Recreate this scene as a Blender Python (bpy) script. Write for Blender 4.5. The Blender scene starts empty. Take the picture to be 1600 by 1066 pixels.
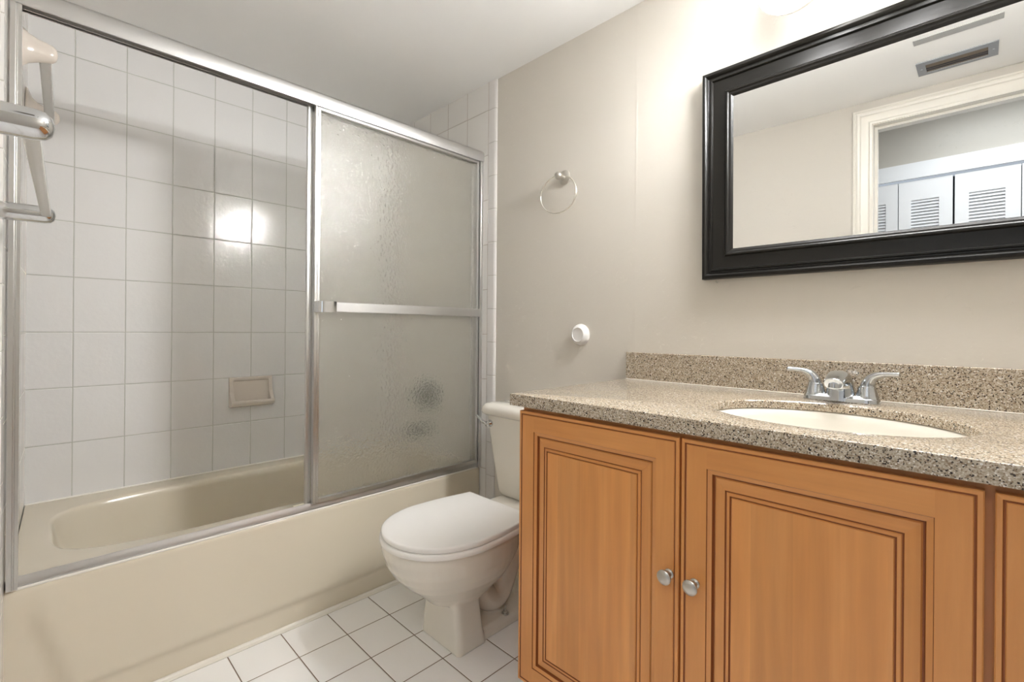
import bpy, bmesh, math, random
from mathutils import Vector, Matrix
random.seed(4)
S = bpy.context.scene
COL = S.collection

# ------------------------------------------------------------------ camera
F_PX, V0 = 739.03, 515.39
cam_d = bpy.data.cameras.new('camera'); cam = bpy.data.objects.new('camera', cam_d); COL.objects.link(cam)
cam_d.sensor_width = 36; cam_d.lens = F_PX / 1600 * 36; cam_d.shift_y = (V0 - 533) / 1600
cam_d.clip_start = 0.01
yaw, roll = 0.78304, 0.00794
fw = Vector((-math.sin(yaw), math.cos(yaw), 0)); rt = Vector((math.cos(yaw), math.sin(yaw), 0)); up = Vector((0, 0, 1))
r3 = rt * math.cos(roll) + up * math.sin(roll); u3 = up * math.cos(roll) - rt * math.sin(roll)
M = Matrix.Identity(4)
for i in range(3):
    M[i][0] = r3[i]; M[i][1] = u3[i]; M[i][2] = -fw[i]
M.translation = Vector((2.4203, 0.0604, 1.0173))
cam.matrix_world = M
S.camera = cam

# ------------------------------------------------------------------ view, world, daylight
S.view_settings.view_transform = 'Standard'; S.view_settings.look = 'None'
S.view_settings.gamma = 1; S.view_settings.use_curve_mapping = False
S.view_settings.exposure = 0.98
S.cycles.use_denoising = True
S.cycles.max_bounces = 14; S.cycles.diffuse_bounces = 8; S.cycles.transmission_bounces = 12; S.cycles.glossy_bounces = 8
S.cycles.sample_clamp_indirect = 0
w = bpy.data.worlds.new('World'); S.world = w; w.use_nodes = True
w.node_tree.nodes['Background'].inputs[0].default_value = (0.80, 0.88, 1.0, 1)
w.node_tree.nodes['Background'].inputs[1].default_value = 0.3
def area(name, loc, rot, sx, sy, power, color):
    l = bpy.data.lights.new(name, 'AREA'); l.shape = 'RECTANGLE'; l.size = sx; l.size_y = sy; l.energy = power; l.color = color
    o = bpy.data.objects.new(name, l); o.location = loc; o.rotation_euler = rot; COL.objects.link(o); return o
HALL_DAY = area('hall_daylight', (4.05, -0.68, 1.3), (0, math.radians(90), 0), 2.0, 1.0, 3.2, (0.82, 0.91, 1.0))
HALL_FILL = area('hall_fill_light', (2.6, -0.62, 2.40), (0, 0, 0), 0.9, 0.5, 7.2, (0.92, 0.965, 1.0))  # unseen overhead light, added to brighten hall and doorway
GLOBE_E = 30.0
FILL_SPOT_W = 125.0  # power of the aimed spots added at the globes

# ------------------------------------------------------------------ dimensions (metres)
W = 1.534          # painted back wall
WT = 1.525         # tile face on back wall
ZC = 2.158         # ceiling
XT = 0.757         # front face of tub
ZR = 0.376         # tub rim
def wl(x): return 0.0325 - 0.0323 * x     # slightly skewed front (door) wall
TILE_W, TILE_H, TILE_Z0 = 0.1524, 0.2068, 2.0288
FX0, FY0, FS = 0.9303, 0.6378, 0.15675

# ------------------------------------------------------------------ node helpers
def srgb(r, g, b):
    f = lambda c: (c / 255 / 12.92) if c / 255 <= 0.04045 else ((c / 255 + 0.055) / 1.055) ** 2.4
    return (f(r), f(g), f(b), 1)
class NT:
    def __init__(s, name):
        s.m = bpy.data.materials.new(name); s.m.use_nodes = True; s.t = s.m.node_tree; s.t.nodes.clear()
        s.out = s.n('ShaderNodeOutputMaterial'); s.b = s.n('ShaderNodeBsdfPrincipled'); s.l(s.b.outputs[0], s.out.inputs[0])
    def n(s, k, **kw):
        x = s.t.nodes.new(k)
        for a, v in kw.items(): setattr(x, a, v)
        return x
    def l(s, a, b): s.t.links.new(a, b)
    def put(s, sock, v):
        if hasattr(v, 'is_output'): s.l(v, sock)
        else: sock.default_value = v
    def math(s, op, a, b=0.0, c=0.0, clamp=False):
        x = s.n('ShaderNodeMath', operation=op); x.use_clamp = clamp
        s.put(x.inputs[0], a); s.put(x.inputs[1], b); s.put(x.inputs[2], c); return x.outputs[0]
    def mix(s, f, a, b):
        x = s.n('ShaderNodeMix', data_type='RGBA'); s.put(x.inputs[0], f); s.put(x.inputs[6], a); s.put(x.inputs[7], b); return x.outputs[2]
    def mul(s, a, fac):   # colour * scalar
        x = s.n('ShaderNodeMix', data_type='RGBA', blend_type='MULTIPLY'); x.inputs[0].default_value = 1
        c = s.n('ShaderNodeCombineColor')
        for i in range(3): s.put(c.inputs[i], fac)
        s.put(x.inputs[6], a); s.l(c.outputs[0], x.inputs[7]); return x.outputs[2]
    def pos(s): return s.n('ShaderNodeNewGeometry').outputs['Position']
    def obj(s): return s.n('ShaderNodeTexCoord').outputs['Object']
    def xyz(s, v): x = s.n('ShaderNodeSeparateXYZ'); s.l(v, x.inputs[0]); return x.outputs
    def vec(s, a, b, c):
        x = s.n('ShaderNodeCombineXYZ'); s.put(x.inputs[0], a); s.put(x.inputs[1], b); s.put(x.inputs[2], c); return x.outputs[0]
    def vscale(s, v, sc):
        x = s.n('ShaderNodeVectorMath', operation='MULTIPLY'); s.l(v, x.inputs[0]); x.inputs[1].default_value = sc; return x.outputs[0]
    def noise(s, v, scale, detail=2, rough=.5, dist=0):
        x = s.n('ShaderNodeTexNoise'); s.l(v, x.inputs['Vector']); x.inputs['Scale'].default_value = scale
        x.inputs['Detail'].default_value = detail; x.inputs['Roughness'].default_value = rough; x.inputs['Distortion'].default_value = dist; return x.outputs['Fac']
    def vor(s, v, scale, feature='F1'):
        x = s.n('ShaderNodeTexVoronoi', feature=feature); s.l(v, x.inputs['Vector']); x.inputs['Scale'].default_value = scale; return x
    def ramp(s, f, stops, interp='LINEAR'):
        x = s.n('ShaderNodeValToRGB'); s.l(f, x.inputs[0]); r = x.color_ramp; r.interpolation = interp
        while len(r.elements) < len(stops): r.elements.new(0.5)
        for e, (p, c) in zip(r.elements, stops): e.position = p; e.color = c
        return x.outputs[0]
    def white(s, v):
        x = s.n('ShaderNodeTexWhiteNoise', noise_dimensions='3D'); s.l(v, x.inputs[0]); return x.outputs['Value']
    def bump(s, h, dist, strength=1.0, normal=None):
        x = s.n('ShaderNodeBump'); s.l(h, x.inputs['Height']); x.inputs['Distance'].default_value = dist; x.inputs['Strength'].default_value = strength
        if normal is not None: s.l(normal, x.inputs['Normal'])
        return x.outputs[0]
    def set(s, **kw):
        al = dict(col='Base Color', rough='Roughness', metal='Metallic', trans='Transmission Weight', ior='IOR', spec='Specular IOR Level',
                  coat='Coat Weight', coatr='Coat Roughness', em='Emission Color', ems='Emission Strength', nrm='Normal', sss='Subsurface Weight', alpha='Alpha')
        for k, v in kw.items(): s.put(s.b.inputs[al[k]], v)
        return s
def simple(name, col, rough=.4, **kw):
    t = NT(name); t.set(col=col, rough=rough, **kw); return t.m

def wall_paint(name, col, rough=.42, seam=None, bumpk=.0007):
    t = NT(name); p = t.pos()
    n1 = t.noise(p, 70, 3, .6); n2 = t.noise(p, 9, 3, .5)
    h = t.math('ADD', t.math('MULTIPLY', n1, .5), t.math('MULTIPLY', n2, 1.6))
    n3 = t.noise(p, 22, 4, .65, 1.5)
    h = t.math('ADD', h, t.math('MULTIPLY', t.math('GREATER_THAN', n3, .66), .35))
    if seam is not None:
        x = t.xyz(p)[0]
        d = t.math('ABSOLUTE', t.math('SUBTRACT', x, t.math('ADD', seam, t.math('MULTIPLY', t.noise(t.vscale(p, (0, 0, 1)), 6, 2), .004))))
        rid = t.math('SUBTRACT', 1.0, t.math('DIVIDE', d, .006), clamp=True)
        h = t.math('ADD', h, t.math('MULTIPLY', rid, .55))
    c = t.mix(t.noise(p, 2.2, 2), col, tuple(x * .955 for x in col[:3]) + (1,))
    t.set(col=c, rough=t.math('ADD', rough - .05, t.math('MULTIPLY', n2, .1)), nrm=t.bump(h, bumpk)); return t.m

def tile_mat(name, au, av, su, sv, ou, ov, g, col, gcol, rough=.16, wav=.0004, var=.03):
    t = NT(name); p = t.xyz(t.pos())
    def cell(a, s_, o):
        q = t.math('DIVIDE', t.math('SUBTRACT', p[a], o), s_); fl = t.math('FLOOR', q); fr = t.math('SUBTRACT', q, fl)
        d = t.math('MULTIPLY', t.math('MINIMUM', fr, t.math('SUBTRACT', 1.0, fr)), s_); return fl, d
    fu, du = cell(au, su, ou); fv, dv = cell(av, sv, ov)
    d = t.math('MINIMUM', du, dv)
    gm = t.math('LESS_THAN', d, g / 2)
    edge = t.math('DIVIDE', t.math('SUBTRACT', d, g / 2), .0022, clamp=True)
    idv = t.vec(fu, fv, 3.7); rnd = t.white(idv)
    base = t.mul(col, t.math('SUBTRACT', 1.0, t.math('MULTIPLY', rnd, var)))
    ps = t.pos()
    dirt = t.noise(ps, 14, 3, .6)
    gc = t.mix(dirt, gcol, tuple(x * .62 for x in gcol[:3]) + (1,))
    t.set(col=t.mix(gm, base, gc), rough=t.mix(gm, (rough,) * 3 + (1,), (.8,) * 3 + (1,)))
    h = t.math('ADD', t.math('MULTIPLY', edge, .0009), t.math('MULTIPLY', t.noise(ps, 60, 2, .5), wav * 1.1))
    h = t.math('ADD', h, t.math('MULTIPLY', t.noise(ps, 9, 1, .5), wav * 2))
    t.set(nrm=t.bump(h, 1.0)); return t.m

def wood(name, axis, dark=1.0, staves=False):
    """maple with an orange-brown stain; axis = grain direction (0 x, 2 z)"""
    t = NT(name); p = t.obj()
    sc = [26, 26, 26]; sc[axis] = 2.2
    n = t.noise(t.vscale(p, tuple(sc)), 1.0, 5, .55, .6)
    sc2 = [150, 150, 150]; sc2[axis] = 6
    n2 = t.noise(t.vscale(p, tuple(sc2)), 1.0, 3, .6)
    q = t.xyz(p)
    c = t.ramp(n, [(.25, srgb(206, 139, 76)), (.5, srgb(214, 147, 82)), (.75, srgb(223, 157, 92))])
    f = t.math('ADD', .93, t.math('MULTIPLY', n2, .14))
    if staves:
        wv = t.math('ADD', q[0], t.math('MULTIPLY', t.noise(t.vscale(p, (0, 0, 1)), .7, 0), .012))
        st = t.math('FLOOR', t.math('DIVIDE', wv, .067))
        f = t.math('MULTIPLY', f, t.math('ADD', .93, t.math('MULTIPLY', t.white(t.vec(st, 1.3, 2.1)), .14)))
        ring = t.n('ShaderNodeTexWave', wave_type='RINGS', rings_direction='Y'); t.l(t.vscale(p, (9, 9, 1.6)), ring.inputs[0])
        ring.inputs['Scale'].default_value = 1.1; ring.inputs['Distortion'].default_value = 5; ring.inputs['Detail'].default_value = 2
        f = t.math('MULTIPLY', f, t.math('ADD', .965, t.math('MULTIPLY', ring.outputs['Fac'], .06)))
    t.set(col=t.mul(t.mul(c, f), dark), rough=.34, coat=.25, coatr=.25); return t.m

def quartz(name, cool=0.0):
    t = NT(name); p = t.pos()
    v = t.vor(p, 520); rnd = t.white(v.outputs['Position'] if False else v.outputs['Color'])
    base = t.ramp(rnd, [(0, srgb(52, 42, 36)), (.05, srgb(70, 58, 48)), (.10, srgb(142, 122, 100)), (.22, srgb(170, 155, 134)), (.5, srgb(187, 174, 154)), (.8, srgb(202, 191, 174)), (.94, srgb(228, 222, 212))], 'CONSTANT')
    v2 = t.vor(p, 210); r2 = t.white(v2.outputs['Color'])
    m = t.math('MULTIPLY', t.math('GREATER_THAN', r2, .955), t.math('LESS_THAN', v2.outputs['Distance'], .38))
    c = t.mix(m, base, srgb(44, 38, 36))
    m2 = t.math('MULTIPLY', t.math('LESS_THAN', r2, .03), t.math('LESS_THAN', v2.outputs['Distance'], .4))
    c = t.mix(m2, c, srgb(225, 222, 215))
    t.set(col=c, rough=.17, spec=.55, nrm=t.bump(t.noise(p, 55, 2), .00012)); return t.m

def metal(name, col, rough, brush=None):
    t = NT(name); t.set(col=col, metal=1.0, rough=rough)
    if brush:
        sc = [1, 1, 1]; sc = [400 if i != brush[0] else 4 for i in range(3)]
        n = t.noise(t.vscale(t.pos(), tuple(sc)), 1, 2)
        t.set(rough=t.math('ADD', rough - .08, t.math('MULTIPLY', n, .16)), nrm=t.bump(n, .00002))
    return t.m

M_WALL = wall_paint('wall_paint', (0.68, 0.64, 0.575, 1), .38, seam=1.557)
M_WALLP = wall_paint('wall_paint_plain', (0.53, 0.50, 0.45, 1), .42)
M_CEIL = wall_paint('ceiling_paint', (0.90, 0.90, 0.89, 1), .7, bumpk=.0003)
M_TRIM = simple('door_trim_paint', (0.68, 0.655, 0.595, 1), .35)
M_TILE_L = tile_mat('wall_tile_long', 1, 2, TILE_W, TILE_H, 0.004, TILE_Z0, .0026, (0.73, 0.725, 0.715, 1), (0.55, 0.56, 0.50, 1))
M_TILE_B = tile_mat('wall_tile_end', 0, 2, TILE_W, TILE_H, 0.037, TILE_Z0, .0026, (0.77, 0.755, 0.73, 1), (0.60, 0.525, 0.47, 1))
M_TRIMT = tile_mat('bullnose_tile', 0, 2, 10.0, 0.1524, -5.0, 0.045, .002, (0.73, 0.71, 0.69, 1), (0.56, 0.525, 0.47, 1), wav=.0001)
M_FLOOR = tile_mat('floor_tile', 0, 1, FS, FS, FX0, FY0, .0030, (0.90, 0.895, 0.885, 1), (0.24, 0.17, 0.125, 1), rough=.3, wav=.0002, var=.04)
M_CAULK = simple('caulk', (0.80, 0.77, 0.71, 1), .5)
M_TUB = simple('almond_enamel', (0.66, 0.60, 0.485, 1), .16, spec=.5)
M_PORC = simple('bone_porcelain', (0.80, 0.765, 0.69, 1), .12, coat=.3, coatr=.05)
M_SEAT = simple('white_seat_plastic', (0.88, 0.865, 0.84, 1), .2)
M_SINK = simple('sink_porcelain', (0.83, 0.79, 0.71, 1), .12)
M_CERAM = simple('almond_ceramic', (0.66, 0.60, 0.535, 1), .12)
M_ALU = metal('polished_aluminium', (0.64, 0.635, 0.62, 1), .30)
M_ALUB = metal('brushed_aluminium', (0.56, 0.555, 0.545, 1), .38, (1,))
M_CHROME = metal('chrome', (0.70, 0.715, 0.735, 1), .07)
M_FAUCET = metal('faucet_chrome', (0.58, 0.60, 0.62, 1), .09)
M_DARKREFL = metal('dark_reflection_chrome', (0.36, 0.39, 0.37, 1), .12)  # dark room reflections put into the colour of valve and spout
M_NICKEL = metal('satin_nickel', (0.60, 0.575, 0.53, 1), .34)
M_BLACK = simple('black_frame_lacquer', (0.010, 0.009, 0.0075, 1), .30, spec=.38)
M_MIRROR = metal('mirror_silver', (0.93, 0.94, 0.93, 1), .0)
M_WOODV = wood('maple_stile', 2); M_WOODH = wood('maple_rail', 0); M_WOODP = wood('maple_panel', 2, 1.0, True)
M_GLAZE = simple('dark_glaze', srgb(140, 76, 34), .45)
M_WOODE = wood('maple_edge', 2, .82)
M_QUARTZ = quartz('speckled_quartz')
M_WHITE = simple('white_plastic', (0.80, 0.79, 0.77, 1), .35)
M_CLOSET = simple('closet_door_paint', (0.76, 0.77, 0.79, 1), .45)
M_CARPET = wall_paint('hall_floor_finish', (0.45, 0.41, 0.36, 1), .8)
M_DARK = simple('dark_gap', (0.03, 0.03, 0.035, 1), .7)
M_VENT = metal('vent_grey_metal', (0.36, 0.37, 0.39, 1), .5)
M_VENTIN = simple('vent_brown_inside', (0.16, 0.12, 0.08, 1), .6)
M_STRIP = simple('grey_slot_paint', (0.36, 0.36, 0.35, 1), .5)
def acrylic():
    t = NT('acrylic_bar'); t.set(col=(.84, .83, .80, 1), rough=.22, trans=.55, ior=1.45); return t.m
M_ACR = acrylic()
def glassm():
    t = NT('hammered_glass'); p = t.pos()
    v = t.vor(p, 105, 'SMOOTH_F1'); n = t.noise(p, 75, 2, .5, .8)
    h = t.math('ADD', t.math('MULTIPLY', v.outputs['Distance'], .9), t.math('MULTIPLY', n, .8))
    nb = t.bump(h, .0024, .8)
    t.set(col=(1, 1, .985, 1), rough=.07, trans=1.0, ior=1.30, nrm=nb)
    tl = t.n('ShaderNodeBsdfTranslucent'); tl.inputs[0].default_value = (.95, .93, .86, 1); t.l(nb, tl.inputs['Normal'])
    df = t.n('ShaderNodeBsdfDiffuse'); df.inputs[0].default_value = (.80, .77, .68, 1); t.l(nb, df.inputs['Normal'])   # diffuse share added to brighten the glass
    m0 = t.n('ShaderNodeMixShader'); m0.inputs[0].default_value = .42; t.l(tl.outputs[0], m0.inputs[1]); t.l(df.outputs[0], m0.inputs[2])
    mx = t.n('ShaderNodeMixShader'); mx.inputs[0].default_value = .09
    t.l(t.b.outputs[0], mx.inputs[1]); t.l(m0.outputs[0], mx.inputs[2]); t.l(mx.outputs[0], t.out.inputs[0]); return t.m
M_GLASS = glassm()
def globem():
    t = NT('lit_opal_glass'); t.set(col=(.9, .88, .84, 1), rough=.3, em=(1.0, .995, .99, 1), ems=GLOBE_E); return t.m
M_GLOBE = globem()

# ------------------------------------------------------------------ mesh helpers
def link(name, bm, mat, parent=None, smooth=None, loc=None):
    me = bpy.data.meshes.new(name); bmesh.ops.recalc_face_normals(bm, faces=bm.faces); bm.to_mesh(me); bm.free()
    for m in (mat if isinstance(mat, (list, tuple)) else [mat]): me.materials.append(m)
    o = bpy.data.objects.new(name, me); COL.objects.link(o)
    if parent is not None: o.parent = parent
    if loc: o.location = loc
    if smooth:
        for p in me.polygons: p.use_smooth = True
        if smooth is not True:
            try: me.set_sharp_from_angle(angle=math.radians(smooth))
            except Exception: pass
    return o
def tag(o, label=None, cat=None, group=None, kind=None):
    if label: o['label'] = label
    if cat: o['category'] = cat
    if group: o['group'] = group
    if kind: o['kind'] = kind
    return o
def struct(name, bm, m, label=None, smooth=None):
    o = link(name, bm, m, smooth=smooth); o['kind'] = 'structure'
    if label: o['label'] = label
    return o
def thing(name, label, cat, loc=(0, 0, 0), rot=(0, 0, 0), group=None):
    o = bpy.data.objects.new(name, None); COL.objects.link(o); o.location = loc; o.rotation_euler = rot
    o.empty_display_size = .05
    return tag(o, label, cat, group)
def box(bm, a, b, mi=0):
    (x0, y0, z0), (x1, y1, z1) = a, b
    v = [bm.verts.new(c) for c in [(x0, y0, z0), (x1, y0, z0), (x1, y1, z0), (x0, y1, z0), (x0, y0, z1), (x1, y0, z1), (x1, y1, z1), (x0, y1, z1)]]
    fs = [bm.faces.new([v[i] for i in f]) for f in [(0, 3, 2, 1), (4, 5, 6, 7), (0, 1, 5, 4), (1, 2, 6, 5), (2, 3, 7, 6), (3, 0, 4, 7)]]
    for f in fs: f.material_index = mi
    return v, fs
def bbox(a, b, bev=.002, seg=2):
    bm = bmesh.new(); box(bm, a, b)
    if bev: bmesh.ops.bevel(bm, geom=list(bm.edges), offset=bev, segments=seg, profile=.5, affect='EDGES')
    return bm
def loft(bm, rings, cap0=True, cap1=True, closed=True, mis=None):
    vs = [[bm.verts.new(c) for c in r] for r in rings]; n = len(vs[0])
    for k in range(len(vs) - 1):
        for i in range(n if closed else n - 1):
            j = (i + 1) % n
            f = bm.faces.new([vs[k][i], vs[k][j], vs[k + 1][j], vs[k + 1][i]])
            if mis: f.material_index = mis[k]
    if cap0: bm.faces.new(vs[0][::-1])
    if cap1: bm.faces.new(vs[-1])
    return vs
def lathe(bm, prof, origin, axis, n=40, sx=1.0, sy=1.0, cap0=True, cap1=True):
    """prof: list (distance along axis, radius)"""
    a = Vector(axis).normalized(); h = Vector((0, 0, 1)) if abs(a.z) < .9 else Vector((1, 0, 0))
    u = a.cross(h).normalized(); v = a.cross(u).normalized(); o = Vector(origin)
    rings = [[o + a * d + (u * math.cos(2 * math.pi * i / n) * sx + v * math.sin(2 * math.pi * i / n) * sy) * max(r, 1e-4) for i in range(n)] for d, r in prof]
    return loft(bm, rings, cap0, cap1)
def tube(bm, pts, rad, n=20, sq=1.0, up=Vector((0, 0, 1)), cap=True):
    """tube along pts; rad scalar or list of (rw, rh)"""
    pts = [Vector(p) for p in pts]; rings = []
    prev = None
    for i, p in enumerate(pts):
        t = (pts[min(i + 1, len(pts) - 1)] - pts[max(i - 1, 0)]).normalized()
        if prev is None:
            u = t.cross(up); u = u.normalized() if u.length > 1e-4 else t.cross(Vector((1, 0, 0))).normalized()
        else:
            u = (prev - t * prev.dot(t)).normalized()
        prev = u; v = t.cross(u)
        r = rad[i] if isinstance(rad, list) else rad
        rw, rh = r if isinstance(r, tuple) else (r, r)
        ring = []
        for k in range(n):
            a = 2 * math.pi * k / n; c, s = math.cos(a), math.sin(a)
            c = math.copysign(abs(c) ** sq, c); s = math.copysign(abs(s) ** sq, s)
            ring.append(p + u * rw * c + v * rh * s)
        rings.append(ring)
    loft(bm, rings, cap, cap)
def catmull(pts, n=8, closed=False):
    P = [Vector(p) for p in pts]; out = []; m = len(P)
    for i in range(m if closed else m - 1):
        g = (lambda k: P[k % m]) if closed else (lambda k: P[min(max(k, 0), m - 1)])
        p0, p1, p2, p3 = g(i - 1), g(i), g(i + 1), g(i + 2)
        for k in range(n):
            t = k / n
            out.append(.5 * ((2 * p1) + (p2 - p0) * t + (2 * p0 - 5 * p1 + 4 * p2 - p3) * t * t + (3 * p1 - p0 - 3 * p2 + p3) * t ** 3))
    if not closed: out.append(P[-1])
    return out
def fuse(o, voxel, smooth_it=4, fac=.5):
    r = o.modifiers.new('fuse', 'REMESH'); r.mode = 'VOXEL'; r.voxel_size = voxel; r.use_smooth_shade = True
    if smooth_it:
        s = o.modifiers.new('soften', 'SMOOTH'); s.factor = fac; s.iterations = smooth_it
def profile_frame(bm, x0, x1, z0, z1, prof, yf, mis=None, cap=False):
    """mitred rectangular frame; prof = list of (inset from outer edge, height toward -y); yf = y of height 0"""
    rings = []
    for ins, h in prof:
        rings.append([(x0 + ins, yf - h, z0 + ins), (x1 - ins, yf - h, z0 + ins), (x1 - ins, yf - h, z1 - ins), (x0 + ins, yf - h, z1 - ins)])
    return loft(bm, rings, False, cap, True, mis)

# ================================================================== ROOM SHELL
XR = 2.95   # right wall
bm = bmesh.new(); box(bm, (-.02, -1.45, -.06), (XR + .1, W + .05, 0)); struct('floor', bm, M_FLOOR, 'white square floor tiles with brown grout')
bm = bmesh.new(); box(bm, (-.12, -.05, ZC), (XR + .1, W + .12, ZC + .1)); struct('ceiling', bm, M_CEIL)
bm = bmesh.new(); box(bm, (-.1, 0, 0), (0, W + .1, ZC)); struct('wall_left', bm, M_TILE_L, 'white glazed tile wall along the bathtub')
bm = bmesh.new(); box(bm, (0, W, 0), (XR, W + .1, ZC)); struct('wall_back', bm, M_WALL)
# tile face on back wall round the tub end
bm = bmesh.new(); box(bm, (0, WT, 0), (.803, W, ZC)); struct('trim_1', bm, M_TILE_B, 'white tiled end wall of the tub recess')
bm = bmesh.new()
pr = [(.803, W), (.803, WT - .0005), (.838, WT - .0005), (.846, WT + .002), (.8505, WT + .0065), (.8505, W)]
loft(bm, [[(x, y, 0) for x, y in pr], [(x, y, ZC) for x, y in pr]]); struct('trim_2', bm, M_TRIMT, 'white bullnose tile edge beside the shower door', 40)
# front wall (with the doorway the camera stands in), slightly out of square
DX0, DX1, DZ = 2.02, 2.80, 2.035
def skew_slab(bm, x0, x1, z0, z1, t0=0.0, th=.12):
    loft(bm, [[(x0, wl(x0) + t0, z0), (x1, wl(x1) + t0, z0), (x1, wl(x1) - th, z0), (x0, wl(x0) - th, z0)],
              [(x0, wl(x0) + t0, z1), (x1, wl(x1) + t0, z1), (x1, wl(x1) - th, z1), (x0, wl(x0) - th, z1)]])
bm = bmesh.new(); skew_slab(bm, 0, DX0 - .02, 0, ZC, -.006); skew_slab(bm, DX0 - .02, DX1 + .02, DZ + .02, ZC, -.006); skew_slab(bm, DX1 + .02, XR, 0, ZC, -.006)
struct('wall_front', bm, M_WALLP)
bm = bmesh.new(); skew_slab(bm, 0, .81, 0, ZC, 0, .006); struct('trim_3', bm, tile_mat('wall_tile_near', 0, 2, TILE_W, TILE_H, .05, TILE_Z0, .0026, (0.70, 0.67, 0.63, 1), (0.56, 0.525, 0.47, 1)), 'white tiles on the near end wall of the tub recess')
bm = bmesh.new(); skew_slab(bm, .81, .855, 0, ZC, 0, .006); struct('trim_4', bm, M_TRIMT, 'white bullnose tile edge on the near end wall')
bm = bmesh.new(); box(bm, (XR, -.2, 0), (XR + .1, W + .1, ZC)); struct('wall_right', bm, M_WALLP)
# door jamb + stepped casing
bm = bmesh.new(); yj = wl(DX0) - .006
box(bm, (DX0 - .02, yj - .13, 0), (DX0, yj + .002, DZ)); box(bm, (DX1, yj - .15, 0), (DX1 + .02, yj - .02, DZ)); box(bm, (DX0 - .02, yj - .14, DZ), (DX1 + .02, yj, DZ + .02))
box(bm, (DX0, yj - .075, 0), (DX0 + .012, yj - .045, DZ)); box(bm, (DX0, yj - .085, DZ - .012), (DX1, yj - .05, DZ))
struct('door_1', bm, M_TRIM, 'cream painted door jamb')
def casing(side):
    """stepped profile, running up the left jamb, over and down"""
    prof = [(0, 0), (.0, .010), (.008, .012), (.016, .008), (.028, .011), (.045, .013), (.050, .018), (.058, .020), (.066, .017), (.070, .020), (.078, .018), (.080, 0)]
    bm = bmesh.new(); rings = []
    for ins, h in prof:   # ins = distance from opening edge outward
        e = ins
        xa, xb, zt = DX0 - .004 - e, DX1 + .004 + e, DZ + .004 + e
        rings.append([(xa, wl(xa) - .006 + h, 0), (xa, wl(xa) - .006 + h, zt), (xb, wl(xb) - .006 + h, zt), (xb, wl(xb) - .006 + h, 0)])
    loft(bm, rings, False, False, closed=False); return bm
struct('trim_5', casing(1), M_TRIM, 'stepped cream door casing', 20)
# hall beyond the doorway
HY = -1.25
bm = bmesh.new(); box(bm, (.4, HY - .6, ZC + .29), (4.2, -.1, ZC + .34)); struct('ceiling_hall', bm, M_CEIL)
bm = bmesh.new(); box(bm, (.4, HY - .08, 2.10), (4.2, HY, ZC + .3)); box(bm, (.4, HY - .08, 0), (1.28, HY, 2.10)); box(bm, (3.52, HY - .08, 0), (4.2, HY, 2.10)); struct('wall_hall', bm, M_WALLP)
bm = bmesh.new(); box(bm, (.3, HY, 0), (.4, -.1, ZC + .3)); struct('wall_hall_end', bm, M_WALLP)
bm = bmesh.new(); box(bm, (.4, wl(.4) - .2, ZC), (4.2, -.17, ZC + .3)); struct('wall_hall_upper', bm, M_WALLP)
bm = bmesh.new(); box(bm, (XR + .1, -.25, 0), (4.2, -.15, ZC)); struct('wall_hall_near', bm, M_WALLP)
bm = bmesh.new(); box(bm, (1.20, HY, 2.0), (3.60, HY + .018, 2.105)); box(bm, (1.20, HY, 0), (1.28, HY + .018, 2.0)); box(bm, (3.52, HY, 0), (3.60, HY + .018, 2.0)); struct('trim_6', bm, M_CLOSET, 'white head casing above the closet doors')
bm = bmesh.new(); box(bm, (1.28, HY - .6, 0), (3.52, HY - .58, 2.1)); struct('wall_closet', bm, M_DARK)
def bifold(x0, x1, x2, label, gap):
    t = thing('closet_door', label, 'closet door', (x0, HY - .004, .01), group='bifold closet doors in the hall')
    for a, b in ((x0, x1), (x1, x2)):
        bm = bmesh.new(); g = .0022; a_, b_ = a + g - x0, b - g - x0; H = 1.975 - gap
        l0, l1 = a_ + .066, b_ - .066
        zs = [(0, .22), (.22, .80), (.80, 1.22), (1.22, 1.845), (1.845, H)]
        for (z0, z1), op in zip(zs, (0, 1, 0, 1, 0)):
            if not op: box(bm, (a_, -.028, z0), (b_, 0, z1))
            else:
                box(bm, (a_, -.028, z0), (l0, 0, z1)); box(bm, (l1, -.028, z0), (b_, 0, z1))
                n = int((z1 - z0) / .0205)
                for k in range(n):
                    zc = z0 + (k + .5) * (z1 - z0) / n
                    loft(bm, [[(x, -.020, zc + .0135), (x, -.016, zc + .0135), (x, -.001, zc - .0075), (x, -.005, zc - .0075)] for x in (l0, l1)])
        link('panel', bm, M_CLOSET, t)
    return t
bifold(1.72, 1.999, 2.278, 'white louvred bifold closet door reflected left of the dark gap in the mirror', 0)
bifold(2.284, 2.583, 2.862, 'white louvred bifold closet door reflected right of the dark gap in the mirror', .0)
# unseen lamp housing, added to go with the hall fill light
bm = bbox((2.6 - .46, -.62 - .26, ZC + .255), (2.6 + .46, -.62 + .26, ZC + .29), .006); struct('hall_fill_housing', bm, M_WHITE, 'added square housing of the unseen hall fill light')
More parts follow.
